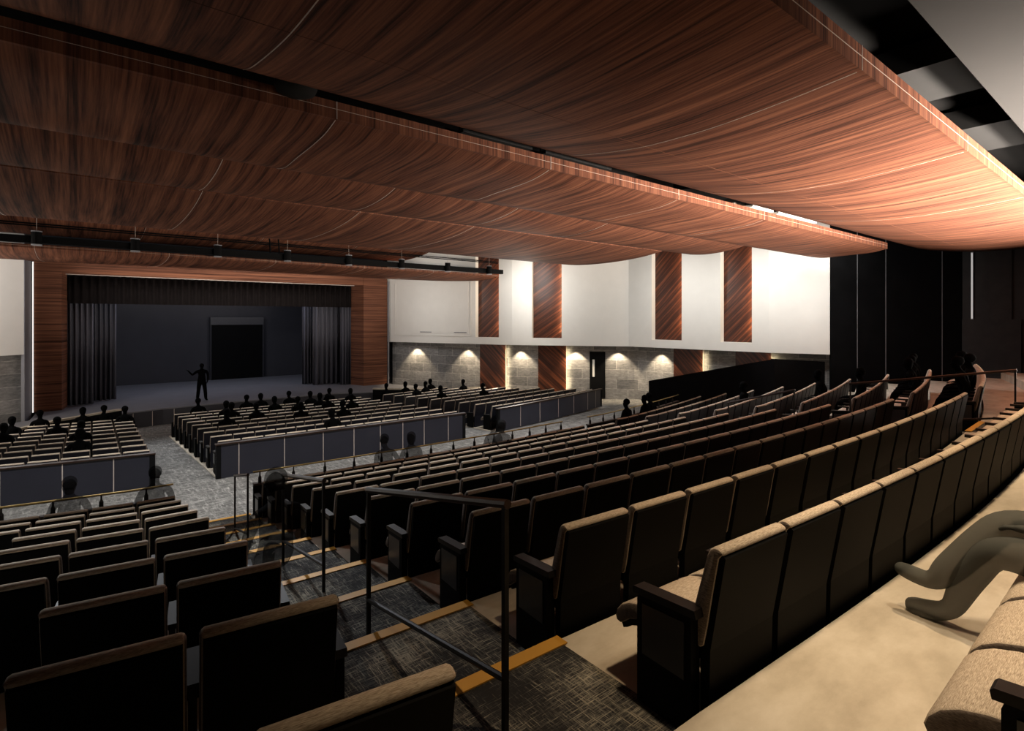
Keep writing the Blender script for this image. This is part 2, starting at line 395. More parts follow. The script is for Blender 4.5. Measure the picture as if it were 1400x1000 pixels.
SPOTS = [s for s in SPOTS if inview(s) and s['y']+1.0 < front_y(s['x'])]
SPOTS.sort(key=depth)
NEAR = SPOTS[:300]; FAR = SPOTS[300:]
SEAT = {}
for s in NEAR:
    t = empty('theatre_seat', (s['x'], s['y'], s['z']), s['r'])
    tag(t, s['label'], 'seat', s['group'])
    part('back_shell', MESH['shell_navy' if s['navy'] else 'shell'], t); part('backrest', MESH['cush'], t)
    c = part('seat_cushion', MESH['seat'], t); part('seat_pan', MESH['pan'], t)
    for side, e in ((-1, s['a']), (1, s['b'])):
        xx = side*PITCH/2
        if e:
            p = part('end_panel', MESH['end'], t, (xx, 0, 0)); part('inset', MESH['inset'], p, (side*.031, 0, 0)); part('arm_cap', MESH['cap'], t, (xx, 0, 0))
        elif side == 1 or s['n'] == 1 and side == -1 and not s['a'] and s['block'] not in ('L', 'FL'):
            a = part('armrest', MESH['arm'], t, (xx, 0, 0)); part('arm_post', MESH['post'], a)
for s in SPOTS: SEAT[(s['block'], s['row'], s['n'])] = s
# the remaining, farthest seats: one object
bm = new(); mats = ['navy_shell', 'fabric', 'fabric_side', 'dark_metal', 'shell']
for s in FAR:
    T = Matrix.Translation((s['x'], s['y'], s['z'])) @ Matrix.Rotation(s['r'], 4, 'Z')
    lst = [('shell', Matrix()), ('cush', Matrix()), ('seat', Matrix())]
    for side, e in ((-1, s['a']), (1, s['b'])):
        lst.append(('end' if e else 'arm', Matrix.Translation((side*PITCH/2, 0, 0))))
    for nm, X in lst:
        nv, nf = len(bm.verts), len(bm.faces)
        bm.from_mesh(MESH[nm]); bm.verts.ensure_lookup_table(); bm.faces.ensure_lookup_table()
        for v in bm.verts[nv:]: v.co = T @ X @ v.co
        base = {'shell': 0, 'cush': 1, 'seat': 1, 'end': 4, 'arm': 3}[nm]
        for f in bm.faces[nf:]: f.material_index = base + f.material_index
tag(obj('theatre_seats', bm, mats), 'farthest rows of dark navy seats in front of the stage', 'seats', kind='stuff')

# ------------------------------------------------------------------ low walls, barriers and rails
def barrier(pts, z0, h, label, seams, n_out=1):
    """panelled low wall along plan points, with end frame, cap and pale joints"""
    c = Vector(pts[0]); t = empty('barrier_wall', (c.x, c.y, z0+H)); tag(t, label, 'barrier', 'panelled barriers across the house')
    bm = new(); P = [Vector(p)-c for p in pts]
    for a, b in zip(P, P[1:]): slab_line(bm, a, b, .09, 0, h)
    obj('panel', bm, 'barrier', t)
    bm = new()
    for a, b in zip(P, P[1:]):
        d = (b-a).normalized(); n = Vector((-d.y, d.x)); slab_line(bm, a-n*.03-d*.01, b-n*.03+d*.01, .15, h, h+.035)
    obj('cap', bm, 'cap', t)
    for i, (a, b) in enumerate(((P[0], P[1]), (P[-1], P[-2]))):
        d = (b-a).normalized(); bm = new(); q = a+d*.11
        if i == 0: slab_line(bm, a+Vector((d.y,-d.x))*.012, q+Vector((d.y,-d.x))*.012, .11, 0, h)
        else: slab_line(bm, q+Vector((-d.y,d.x))*.012, a+Vector((-d.y,d.x))*.012, .11, 0, h)
        obj('end_frame', bm, 'black', t)
    tot = sum((b-a).length for a, b in zip(P, P[1:]))
    for sfrac in seams:
        s = sfrac*tot
        for a, b in zip(P, P[1:]):
            l = (b-a).length
            if s <= l: break
            s -= l
        d = (b-a).normalized(); q = a+d*s; n = Vector((d.y, -d.x)); bm = new()
        slab_line(bm, q+n*.006-d*.009, q+n*.006+d*.009, .006, .02, h-.01)
        obj('joint', bm, 'seam', t)
    return t
barrier([(2.72,15.08),(10.1,15.02)], ZX, .83, 'long slate panelled barrier wall behind the middle stage seating', [.07,.22,.36,.48,.59,.69,.79,.91])
barrier([(x, 15.07+gf(x-XF)) for x in (-4.5,-3,-1.5,0,1.46)], ZX, .80, 'slate panelled barrier wall behind the left stage seating', [.30,.55,.72,.87])
barrier([(x, 15.1+gf(x-XF)) for x in (11.6,13.4,15.2,17,18.7)], ZX, .78, 'slate panelled barrier wall behind the right stage seating', [.17,.33,.5,.66,.82,.92])

def rail_wall(x0, x1, label, px):
    """low dark panel, bottle shaped posts and a thin brass rail along the front edge of a rear block"""
    n = 14; xs = [x0+(x1-x0)*i/n for i in range(n+1)]; yf = lambda x: rowY(10, x)-.06
    t = empty('front_guardrail', (xs[0], yf(xs[0]), L(10)+H)); tag(t, label, 'guardrail', 'guardrails at the front of the rear blocks')
    o = Vector((xs[0], yf(xs[0]))); P = [Vector((x, yf(x)))-o for x in xs]
    bm = new()
    for a, b in zip(P, P[1:]): slab_line(bm, a, b, .05, 0, .56)
    obj('panel', bm, 'shell', t)
    bm = new()
    for a, b in zip(P, P[1:]): slab_line(bm, a-Vector((0,.03)), b-Vector((0,.03)), .11, .56, .60)
    obj('ledge', bm, 'cap', t)
    bm = new(); tube(bm, [(p.x, p.y+.02, .82) for p in P], .017); obj('rail', bm, 'brass', t, True)
    x = x0+.12
    while x < x1:
        q = Vector((x, yf(x)))-o; bm = new()
        tube(bm, [(q.x,q.y+.02,.60),(q.x,q.y+.02,.70),(q.x,q.y+.02,.74),(q.x,q.y+.02,.815)], [.032,.032,.014,.012], 8); obj('post', bm, 'dark_metal', t); x += px
rail_wall(2.66, 10.9, 'dark guardrail with brass rail before the middle rear block', .62)
rail_wall(-3.5, 1.36, 'dark guardrail with brass rail before the left rear block', .62)
rail_wall(12.0, 18.3, 'dark guardrail with brass rail before the right rear block', .62)

def handrail(pa, pb, za, zb_, label, ha=1.02, hb=1.02, la=.25, lb=.25):
    """aisle handrail: two posts, top bar and lower bar; a is the upper (nearer) end"""
    t = empty('stair_handrail', (pa[0], pa[1], za+H)); tag(t, label, 'handrail', 'handrails in the stair aisles')
    d = Vector((pb[0]-pa[0], pb[1]-pa[1], zb_-za)); Z = lambda h: Vector((0,0,h))
    for q, h in ((Z(0), ha), (d, hb)):
        bm = new(); box(bm, q.x-.012, q.x+.012, q.y-.012, q.y+.012, q.z, q.z+h); obj('post', bm, 'dark_metal', t)
    bm = new(); e = (d+Z(hb-ha)).normalized()*.02
    tube(bm, [Z(ha)-e, d+Z(hb)+e], .021); obj('top_bar', bm, 'cap', t)
    bm = new(); tube(bm, [Z(la), d+Z(lb)], .016); obj('lower_bar', bm, 'dark_metal', t)
handrail((1.49,1.90), (1.56,3.50), L(1), L(3), 'nearest dark bronze handrail standing on the stair aisle', 1.03, 1.11, .25, .36)
handrail((1.76,4.92), (1.79,6.26), L(4), L(5), 'second handrail down the stair aisle, behind the nearest one', 1.02, .98)
handrail((1.93,8.45), (1.96,9.40), L(8), L(9), 'smallest, lowest handrail on the stair aisle by the cross aisle', 1.10, 1.08)
handrail((11.95,1.75), (11.75,4.1), L(1), L(3), 'black handrail on the far right stair aisle, nearest the rear walkway')
handrail((11.62,5.1), (11.52,6.5), L(4), L(6), 'black handrail halfway down the far right stair aisle')

# ramp parapet on the right
bm = new(); PR = [(19.35,14.6),(19.6,9.3),(22.55,8.75)]
slab_line(bm, PR[0], PR[1], .14, ZX+H, -2.66+H, zq1=-1.42+H)
slab_line(bm, PR[1], PR[2], .14, ZX+H, -1.42+H, zq1=-1.63+H)
obj_p = obj('wall_ramp', bm, 'dark_wall'); tag(obj_p, kind='structure')

# ------------------------------------------------------------------ ceiling clouds
def cloud(prof, x0, x1, th, seams, label, mids=()):
    """prof: (y, z) of the underside from the rear edge towards the stage"""
    yc, zc = prof[0]
    # refine by Catmull-Rom
    pts = []
    P = [Vector(p) for p in prof]
    for i in range(len(P)-1):
        a, b, c, d = P[max(i-1,0)], P[i], P[i+1], P[min(i+2,len(P)-1)]
        for s in range(6):
            t = s/6; pts.append(.5*((2*b)+(c-a)*t+(2*a-5*b+4*c-d)*t*t+(3*b-a-3*c+d)*t**3))
    pts.append(P[-1])
    t = empty('ceiling_cloud', (x0, yc, zc+H)); tag(t, label, 'ceiling panel', 'curved walnut ceiling clouds')
    loc = [(p.x-yc, p.y-zc) for p in pts]; w = x1-x0
    bm = new()
    a = [bm.verts.new((0,y,z)) for y, z in loc]; b = [bm.verts.new((w,y,z)) for y, z in loc]
    a2 = [bm.verts.new((0,y,z+.05)) for y, z in loc]; b2 = [bm.verts.new((w,y,z+.05)) for y, z in loc]
    n = len(loc)
    for i in range(n-1):
        bm.faces.new((a[i],a[i+1],b[i+1],b[i])); bm.faces.new((a2[i],b2[i],b2[i+1],a2[i+1]))
        bm.faces.new((a[i],a2[i],a2[i+1],a[i+1])); bm.faces.new((b[i],b[i+1],b2[i+1],b2[i]))
    bm.faces.new((a[-1],a2[-1],b2[-1],b[-1])); bm.faces.new((a[0],b[0],b2[0],a2[0]))
    o = obj('soffit', bm, 'wood_cloud', t)
    for p in o.data.polygons: p.use_smooth = False
    bm = new(); box(bm, 0, w, -.045, 0, 0, th); obj('fascia', bm, 'wood_cloud', t)
    bm = new(); box(bm, 0, w, -.049, -.045, th*.55, th*.55+.005); obj('fascia_joint', bm, 'seam', t)
    for sx in seams:
        bm = new(); q = sx-x0
        for (y, z), (y1, z1) in zip(loc, loc[1:]):
            v = [bm.verts.new(p) for p in ((q-.005,y,z-.004),(q+.005,y,z-.004),(q+.005,y1,z1-.004),(q-.005,y1,z1-.004),
                                           (q-.005,y,z+.01),(q+.005,y,z+.01),(q+.005,y1,z1+.01),(q-.005,y1,z1+.01))]
            for f in ((0,1,2,3),(4,5,6,7),(0,1,5,4),(1,2,6,5),(2,3,7,6),(3,0,4,7)): bm.faces.new([v[j] for j in f])
        box(bm, q-.005, q+.005, -.05, -.045, 0, th); obj('joint', bm, 'seam', t)
    for yy in mids:
        zz = None
        for (y, z), (y1, z1) in zip(loc, loc[1:]):
            if y <= yy-yc <= y1: zz = z+(z1-z)*(yy-yc-y)/(y1-y)
        bm = new(); box(bm, 0, w, yy-yc-.003, yy-yc+.003, zz-.002, zz+.01); obj('long_joint', bm, 'wood_h', t)
    return t
cloud([(2.02,2.42),(2.6,2.36),(3.32,2.31),(3.9,2.30),(4.7,2.335),(5.7,2.48),(6.15,2.60)], -9, 24.0, .24, [1.36, 5.95, 10.0, 14.6],
      'large curved walnut ceiling cloud overhead, nearest the camera', [4.55])
cloud([(6.5,2.43),(6.85,2.36),(7.3,2.33),(7.95,2.315),(8.5,2.30),(8.9,2.36),(9.05,2.42)], -9, 21.8, .21, [-1.1, 2.47, 6.0, 9.53, 13.1],
      'second curved walnut ceiling cloud, just beyond the nearest one')
cloud([(9.2,2.52),(9.7,2.41),(10.3,2.345),(10.9,2.335),(11.4,2.38)], -9, 17.6, .2, [-1.2, 1.78, 4.7, 7.7, 10.7],
      'narrow walnut ceiling cloud mostly hidden behind the second one')
cloud([(11.56,2.38),(12.3,2.27),(13.3,2.2),(14.5,2.18),(15.6,2.22),(16.4,2.31)], -9, 16.0, .2, [-1.2, 1.85, 4.93, 8.0],
      'curved walnut ceiling cloud above the cross aisle, third wide one from camera')
cloud([(22.95,3.45),(24,3.28),(25.2,3.18),(26.4,3.15),(27.2,3.2)], -3.2, 13.7, .2, [2.0, 6.0, 10], 'short fourth walnut cloud behind the hanging black lighting beam')
cloud([(22.7,2.24),(23.3,2.17),(24.6,2.13),(26.4,2.18),(28.2,2.30),(30.2,2.44)], -6, 17.3, .12, [-1.0, 2.6, 6.2, 9.9, 13.4], 'lowest walnut canopy in front of the stage opening')
# dark dome by the first gap
t = empty('ceiling_speaker', (1.95, 6.33, 2.58+H)); tag(t, 'small dark disc fixture in the black gap between first two clouds', 'speaker')
bm = new(); tube(bm, [(0,0,.14),(0,0,.05),(0,0,.0),(0,0,-.04),(0,0,-.05)], [.23,.23,.21,.12,.02], 20); obj('grille', bm, 'duct', t, True)
bm = new(); tube(bm, [(0,0,.14),(0,0,1.2)], .02); obj('stem', bm, 'black', t)

# black ceiling above, soffit at the back, ducts
bm = new(); box(bm, -10, 27, -3.2, 31, 4.4+H, 4.5+H); tag(obj('ceiling', bm, 'void'), kind='structure')
bm = new(); box(bm, -10, 27, -3.2, 1.72, 3.15+H, 3.6+H); tag(obj('ceiling', bm, 'soffit'), kind='structure')
for i, (xa, xb, z, lb) in enumerate(((10.2,11.9,3.9,'dark grey duct above the nearest cloud, left of two'), (14.2,16.4,3.9,'dark grey duct above the nearest cloud, right of two'))):
    t = empty('ceiling_duct', (xa, 1.8, z+H)); tag(t, lb, 'duct', 'ducts above the nearest cloud')
    bm = new(); box(bm, 0, xb-xa, 0, 8, 0, .42); obj('casing', bm, 'duct', t)
    for yy in (1.6, 3.2, 4.8): 
        bm = new(); box(bm, -.02, xb-xa+.02, yy, yy+.05, -.02, .44); obj('flange', bm, 'duct', t)
# pale upper catwalk strips glimpsed through the gap
for i, (xa, xb, m) in enumerate(((4.6,6.0,'duct'),(6.3,8.0,'duct'),(13.4,14.5,'white'),(14.8,17.2,'white'))):
    t = empty('catwalk_panel', (xa, 6.9, 2.86+H)); tag(t, f'{"grey" if m == "duct" else "pale"} catwalk strip in the gap behind nearest cloud, {ORD[i+1]} from left', 'panel', 'catwalk strips above the second cloud')
    bm = new(); box(bm, 0, xb-xa, 0, .5, 0, .06); obj('tread', bm, m, t)
    bm = new(); box(bm, 0, xb-xa, .5, .54, 0, .2); obj('upstand', bm, m, t)
    for xx in (.1, xb-xa-.1):
        bm = new(); tube(bm, [(xx,.25,.06),(xx,.25,1.53)], .012, 6); obj('hanger', bm, 'black', t)

# ------------------------------------------------------------------ lighting beam
YB = 22.45
t = empty('lighting_beam', (-6, YB, 2.37+H)); tag(t, 'long black lighting beam with pipes hanging before the stage canopy', 'beam')
bm = new(); box(bm, 0, 23.4, -.1, .1, 0, .22); obj('beam', bm, 'black', t)
for dz, dy in ((.56,.1),(.63,.14),(.93,.18)):
    bm = new(); tube(bm, [(0,dy,dz),(23.2,dy,dz)], .022); obj('pipe', bm, 'black', t)
for xx in (11.95, 12.28):
    bm = new(); tube(bm, [(xx,.0,.2),(xx,.18,.93)], .03); obj('brace', bm, 'black', t)
FX = [-0.93, 1.58, 4.07, 6.53, 9.03, 11.5, 13.94, 16.42]
for i, xx in enumerate(FX):
    t = empty('spotlight', (xx, YB-.2, 2.30+H)); tag(t, f'black cylinder spotlight on the lighting beam, {ORD[i+1]} from left', 'spotlight', 'spotlights along the lighting beam')
    bm = new(); tube(bm, [(0,0,0),(0,0,.42)], .13, 14); obj('housing', bm, 'black', t)
    bm = new(); tube(bm, [(0,0,-.01),(0,0,.02)], .138, 14); obj('ring', bm, 'grey_trim', t)
    bm = new(); tube(bm, [(0,0,.4),(0,0,.43)], .138, 14); obj('ring', bm, 'grey_trim', t)
    bm = new(); tube(bm, [(0,0,.42),(0,0,1.3)], .006, 5); obj('cable', bm, 'seam', t)
    bm = new(); box(bm, -.03, .03, .1, .14, .1, .3); obj('bracket', bm, 'black', t)

# ------------------------------------------------------------------ right side wall
ZB = -1.36
UP = [(14.8,30.5),(18.1,22.5),(21.7,17.6),(22.07,10.7),(22.75,8.65)]
def on_poly(poly, px):
    """point where the plan line seen at bearing px meets the wall"""
    u = (px-700)/742.0; d = Vector((.7791*u+.6270, .7791-.6270*u)).normalized()
    for a, b in zip(poly, poly[1:]):
        a, b = Vector(a), Vector(b); e = b-a; den = d.x*e.y-d.y*e.x
        if abs(den) < 1e-9: continue
        s = (a.x*d.y - a.y*d.x)/(d.x*e.y - d.y*e.x)*-1
        s = (d.x*a.y - d.y*a.x)/(d.y*e.x - d.x*e.y)
        if -1e-4 <= s <= 1.0001: return a+e*s, (e.normalized())
    return None, None
def seq(poly, p, q):
    """wall points from p to q including the corners in between (monotone in y, falling)"""
    return [p] + [Vector(c) for c in poly if q.y+1e-3 < c[1] < p.y-1e-3] + [q]
ZT = 4.0
bays = [(530,650),(682,727.5),(768,891),(932,985),(1028,1134)]
nich = [(650,682),(727.5,768),(891,932),(985,1028)]
bmw = new()
for a, b in bays:
    p = on_poly(UP, a)[0] if a != 530 else Vector(UP[0]); q = on_poly(UP, b)[0] if b != 1134 else Vector(UP[-1])
    ps = seq(UP, p, q)
    for s, e in zip(ps, ps[1:]): slab_line(bmw, s, e, .55, ZB+H, ZT+H)
zn = -.98
for a, b in nich:
    p = on_poly(UP, a)[0]; q = on_poly(UP, b)[0]
    slab_line(bmw, p, q, .55, ZB+H, zn+H)
tag(obj('wall_right', bmw, 'white'), kind='structure')
for i, (a, b) in enumerate(nich):
    p = on_poly(UP, a)[0]; q = on_poly(UP, b)[0]; d = (q-p).normalized(); n = Vector((-d.y, d.x))
    t = empty('wall_fin', (p.x, p.y, zn+H)); tag(t, f'upright walnut strip recessed in the upper white wall, {ORD[i+1]} from left', 'wall panel', 'upper walnut strips')
    bm = new(); slab_line(bm, n*.30+d*.0, (q-p)+n*.30, .06, 0, ZT-zn); obj('veneer', bm, 'fin_up', t)
# framed recess panel next to the stage
p = Vector(UP[0]); q = on_poly(UP, 650)[0]; d = (q-p).normalized(); n = Vector((d.y,-d.x)); ln_ = (q-p).length
t = empty('wall_screen', (p.x+n.x*.02, p.y+n.y*.02, -.95+H)); tag(t, 'pale framed panel with two slots on the white wall beside the stage', 'wall panel')
def on(s, off, w, z0, z1, m, nm):
    bm = new(); a = d*s+n*off; slab_line(bm, a, a+d*w, .02, z0, z1); return obj(nm, bm, m, t)
on(ln_*.13, .0, ln_*.80, .12, 3.0, 'white', 'panel')
for s, w, z0, z1 in ((ln_*.10, .06, .0, 3.1), (ln_*.95, .05, 0, 3.1), (ln_*.10, ln_*.85, 0, .05)): on(s, .025, w, z0, z1, 'white', 'frame')
for s in (.40, .78): on(ln_*s, .03, ln_*.13, .20, .24, 'grey_trim', 'slot')
# lower tile wall, set back
LOW = [(15.2,30.6),(18.75,22.7),(22.4,17.8),(22.85,10.9),(23.5,8.7)]
bm = new()
for a, b in zip(LOW, LOW[1:]): slab_line(bm, a, b, .2, -4.9+H, ZB+.05+H)
tag(obj('wall_right', bm, 'tile'), kind='structure')
for i, (a, b) in enumerate(((657,692),(736,774.5),(922,962),(1006.5,1055))):
    p, dd = on_poly(LOW, a); q, _ = on_poly(LOW, b); n = Vector((dd.y,-dd.x))*.07
    t = empty('wall_fin', (p.x+n.x, p.y+n.y, -4.6+H)); tag(t, f'walnut strip on the lower tile wall, {ORD[i+1]} from left', 'wall panel', 'lower walnut strips')
    bm = new(); slab_line(bm, (0,0), q-p, .06, 0, 3.28); obj('veneer', bm, 'fin_low', t)
    bm = new(); e = (q-p).normalized(); slab_line(bm, (q-p)-e*.015, (q-p)+e*.03, .05, 0, 3.28); obj('edge_strip', bm, 'seam', t)
# door in the tile wall
p, dd = on_poly(LOW, 808); q, _ = on_poly(LOW, 826); n = Vector((dd.y,-dd.x))*.05; w = (q-p).length; e = (q-p).normalized()
t = empty('door_1', (p.x+n.x, p.y+n.y, -4.1+H)); tag(t, 'narrow black door with a tall glass slot in the tile wall', 'door', kind='structure')
bm = new(); slab_line(bm, (0,0), q-p, .05, 0, 2.35); obj('leaf', bm, 'black', t)
bm = new(); slab_line(bm, e*(w*.12)-Vector((-e.y,e.x))*.012, e*(w*.28)-Vector((-e.y,e.x))*.012, .01, 1.1, 2.0); obj('glass_slot', bm, 'white', t)
bm = new(); slab_line(bm, -e*.06, (0,0), .07, 0, 2.4); slab_line(bm, q-p, (q-p)+e*.06, .07, 0, 2.4); slab_line(bm, -e*.06, (q-p)+e*.06, .07, 2.35, 2.42); obj('frame', bm, 'black', t)
# charcoal wall at the back right, with pale joints, and block relief wall
DK = [(22.75,8.60),(25.2,5.12)]
bm = new(); slab_line(bm, DK[0], DK[1], .25, -4.4+H, 4.4+H); dw = tag(obj('wall_back_right', bm, 'dark_wall'), kind='structure')
for px in (1172, 1211, 1288):
    p, dd = on_poly(DK, px); n = Vector((dd.y,-dd.x))*.012; bm = new(); slab_line(bm, p+n-dd*.010, p+n+dd*.010, .012, -3.4+H, 4.0+H); obj('joint', bm, 'grey_trim', dw)
BW = [(25.2,5.12),(25.3,-3.2)]
bm = new(); slab_line(bm, BW[0], BW[1], .3, -3.4+H, 4.4+H); bw = tag(obj('wall_right', bm, 'block_wall'), kind='structure')
for k, (ya, yb, z0, z1, th) in enumerate(((5.1,4.35,0.0,3.2,.10),(4.35,3.75,.0,3.2,.22),(3.75,2.6,.0,3.2,.14),(5.1,4.1,-2.4,0,.16),(4.1,3.5,-2.4,0,.30),(3.5,2.6,-2.4,0,.12))):
    bm = new(); box(bm, 25.21-th, 25.22, yb, ya, z0+H, z1+H); obj('relief_block', bm, 'block_wall', bw)
t = empty('wall_light', (25.06, 4.82, 0.0+H)); tag(t, 'slim vertical glowing light strip on the block wall at far right', 'wall light')
bm = new(); box(bm, 0, .04, -.04, .04, 0, 2.42); obj('housing', bm, 'grey_trim', t)
bm = new(); box(bm, -.03, 0, -.02, .02, .03, 2.39); obj('diffuser', bm, 'led_dim', t)
# enclosing walls out of sight
bm = new(); box(bm, -10.2, 27, -3.4, -3.2, -5+H, 4.5+H); tag(obj('wall_back', bm, 'dark_wall'), kind='structure')
bm = new(); box(bm, -10.2, -10, -3.2, 24, -5+H, 4.5+H); tag(obj('wall_left', bm, 'dark_wall'), kind='structure')
# left wall by the stage
LW = [(-10,21.5),(-4.5,26.0),(-1.55,28.2)]
bm = new()
for a, b in zip(LW, LW[1:]): slab_line(bm, a, b, .5, ZB+H, 4.0+H)
tag(obj('wall_left', bm, 'white'), kind='structure')
bm = new()
for a, b in ((( -10,21.8),(-4.6,26.3)),((-4.6,26.3),(-1.6,28.5))): slab_line(bm, a, b, .2, -4.9+H, ZB+.05+H)
tag(obj('wall_left', bm, 'tile'), kind='structure')
bm = new(); slab_line(bm, (-1.53,28.2), (-1.44,30.4), .1, -4.6+H, 4.0+H); tag(obj('trim_1', bm, 'grey_trim'), kind='structure')
bm = new(); box(bm, -1.40, -1.36, 30.24, 30.29, -3.9+H, 2.42+H); tag(obj('light_strip', bm, 'led'), 'thin glowing vertical strip at the left edge of the stage portal', 'wall light')
bm = new(); box(bm, 14.72, 14.78, 30.2, 30.3, -3.9+H, 2.3+H); tag(obj('trim_2', bm, 'grey_trim'), kind='structure')

# ------------------------------------------------------------------ stage
t = empty('proscenium_arch', (6.2, 30.5, -3.9+H)); tag(t, 'walnut clad frame around the stage opening', 'stage portal')
def ax(x): return x-6.2
bm = new(); prism_z(bm, [(ax(-1.35),-.2),(ax(-.45),-.2),(ax(-.28),.9),(ax(-1.35),.9)], 0, 6.6); obj('leg', bm, 'wood_h', t)
bm = new(); prism_z(bm, [(ax(13.2),-.2),(ax(14.7),-.2),(ax(14.7),.9),(ax(12.88),.9)], 0, 6.6); obj('leg', bm, 'wood_h', t)
bm = new(); box(bm, ax(-.45), ax(13.2), -.17, .9, 5.92, 6.9); obj('header', bm, 'wood_h', t)
bm = new(); box(bm, ax(-.35), ax(12.95), .55, .62, 5.895, 5.92); obj('edge_strip', bm, 'seam', t)
# platform
FRONT = [(-7.2,23.7),(-3.2,23.7),(-1.9,24.3),(-.4,26.1),(1.5,27.7),(3,28.15),(6.6,28.35),(10.4,28.3),(12.3,27.5),(14.0,26.0),(15.6,24.7),(17.0,24.7)]
APR = FRONT + [(14.9,30.2),(14.9,30.62),(14.6,30.62),(14.6,31.0),(19.7,31.0),(19.7,39.4),(-5.9,39.4),(-5.9,30.9),(-1.25,30.9),(-1.25,30.4),(-1.38,28.0),(-4.3,26.1),(-6.0,24.7)]
t = empty('stage_platform', (6.2, 28.2, -4.75+H)); tag(t, 'dark grey curved stage platform with panelled front', 'stage')
A = [(x-6.2, y-28.2) for x, y in APR]
bm = new(); prism_z(bm, A, .05, .80); obj('base', bm, 'stagewall', t)
bm = new(); prism_z(bm, A, .80, .85); obj('deck', bm, 'stagefloor', t)
for xx in (1.9, 2.6, 3.42, 4.3):
    bm = new(); box(bm, xx-6.2-.01, xx-6.2+.01, (27.7+(xx-1.5)*.3 if xx < 3 else 28.15+(xx-3)*.0555)-28.2-.02, 28.3-28.2, .08, .78); obj('joint', bm, 'seam', t)
# apron side rails (walnut capped)
for nm, pts, lb in (('stage_rail', [(-3.2,23.55),(-1.95,24.1),(-.5,25.9),(1.5,27.5)], 'curved capped low wall at the left edge of stage apron'),
                    ('stage_rail', [(12.4,27.3),(14.0,25.8),(15.6,24.3),(17.2,24.0)], 'curved capped low wall at the right edge of stage apron')):
    c = Vector(pts[0]); t = empty(nm, (c.x, c.y, -4.7+H)); tag(t, lb, 'low wall', 'low walls at the stage apron')
    P = [Vector(p)-c for p in pts]; bm = new(); b2 = new()
    for a, b in zip(P, P[1:]): slab_line(bm, a, b, .1, 0, .95); slab_line(b2, a, b, .16, .95, 1.02)
    obj('panel', bm, 'shell', t); obj('cap', b2, 'concrete', t)
# backdrop
bm = new(); box(bm, -6, 20, 39.5, 39.7, -3.9+H, 4+H); tag(obj('wall_stage_back', bm, 'stagewall'), kind='structure')
bm = new(); box(bm, -6.2, -6, 30.6, 39.7, -4+H, 4+H); tag(obj('wall_stage_left', bm, 'stagewall'), kind='structure')
bm = new(); box(bm, 19.8, 20, 30.6, 39.7, -4+H, 4+H); tag(obj('wall_stage_right', bm, 'stagewall'), kind='structure')
bm = new(); box(bm, -6, 20, 31.5, 39.7, 3+H, 3.2+H); tag(obj('ceiling', bm, 'void'), kind='structure')
bm = new(); box(bm, -6, -1.36, 30.55, 30.75, -3.9+H, 4+H); box(bm, 14.7, 20, 30.7, 30.9, -3.9+H, 4+H); tag(obj('wall_stage_front', bm, 'dark_wall'), kind='structure')
t = empty('stage_screen', (6.75, 39.2, -3.9+H)); tag(t, 'dark textured upright panel with grey head bar at back of stage', 'screen')
bm = new(); box(bm, 0.05, 3.15, .05, .15, .0, 3.55); obj('panel', bm, 'black', t)
bm = new(); box(bm, 0, 3.2, 0, .2, 3.55, 4.05); obj('head_bar', bm, 'head_bar', t)
for xx in (0, 3.14): 
    bm = new(); box(bm, xx, xx+.06, .02, .18, 0, 3.55); obj('jamb', bm, 'stagewall', t)
def drape(name, x0, x1, y, z0, z1, folds, amp, m, label, cat='curtain', group='stage curtains'):
    bm = new(); n = folds*8; w = x1-x0
    F = [(i/n*w, amp*math.sin(2*pi*folds*i/n) + .3*amp*math.sin(2*pi*folds*.37*i/n+1)) for i in range(n+1)]
    fr = [bm.verts.new((x, v-.01, zz)) for zz in (0, z1-z0) for x, v in F]; bk = [bm.verts.new((x, v+.01, zz)) for zz in (0, z1-z0) for x, v in F]; N = n+1
    for i in range(n):
        bm.faces.new((fr[i],fr[i+1],fr[N+i+1],fr[N+i])); bm.faces.new((bk[i],bk[N+i],bk[N+i+1],bk[i+1]))
        bm.faces.new((fr[i],bk[i],bk[i+1],fr[i+1])); bm.faces.new((fr[N+i],fr[N+i+1],bk[N+i+1],bk[N+i]))
    bm.faces.new((fr[0],fr[N],bk[N],bk[0])); bm.faces.new((fr[n],bk[n],bk[N+n],fr[N+n]))
    t = empty(name, (x0, y, z0+H)); tag(t, label, cat, group)
    o = obj('cloth', bm, m, t)
    for p in o.data.polygons: p.use_smooth = True
    bm = new(); tube(bm, [(0,0,z1-z0+.02),(w,0,z1-z0+.02)], .025); obj('rod', bm, 'dark_metal', t)
drape('stage_curtain', -.32, .66, 31.55, -3.88, 1.9, 5, .09, 'curtain', 'charcoal stage curtain at the left, the outer one')
drape('stage_curtain', .60, 1.56, 32.7, -3.88, 1.9, 5, .09, 'curtain', 'charcoal stage curtain at the left, the inner one')
drape('stage_curtain', 12.3, 12.95, 31.55, -3.88, 1.9, 4, .09, 'curtain', 'charcoal stage curtain at the right, outermost of three')
drape('stage_curtain', 10.95, 12.75, 32.4, -3.88, 1.9, 6, .1, 'curtain', 'charcoal stage curtain at the right, middle of three')
drape('stage_curtain', 10.6, 11.3, 33.2, -3.88, 1.9, 4, .1, 'curtain', 'charcoal stage curtain at the right, innermost of three')
drape('curtain_valance', -.24, 12.84, 31.28, .72, 1.98, 44, .07, 'valance', 'black pleated valance across the top of stage opening', 'valance', 'stage valance')

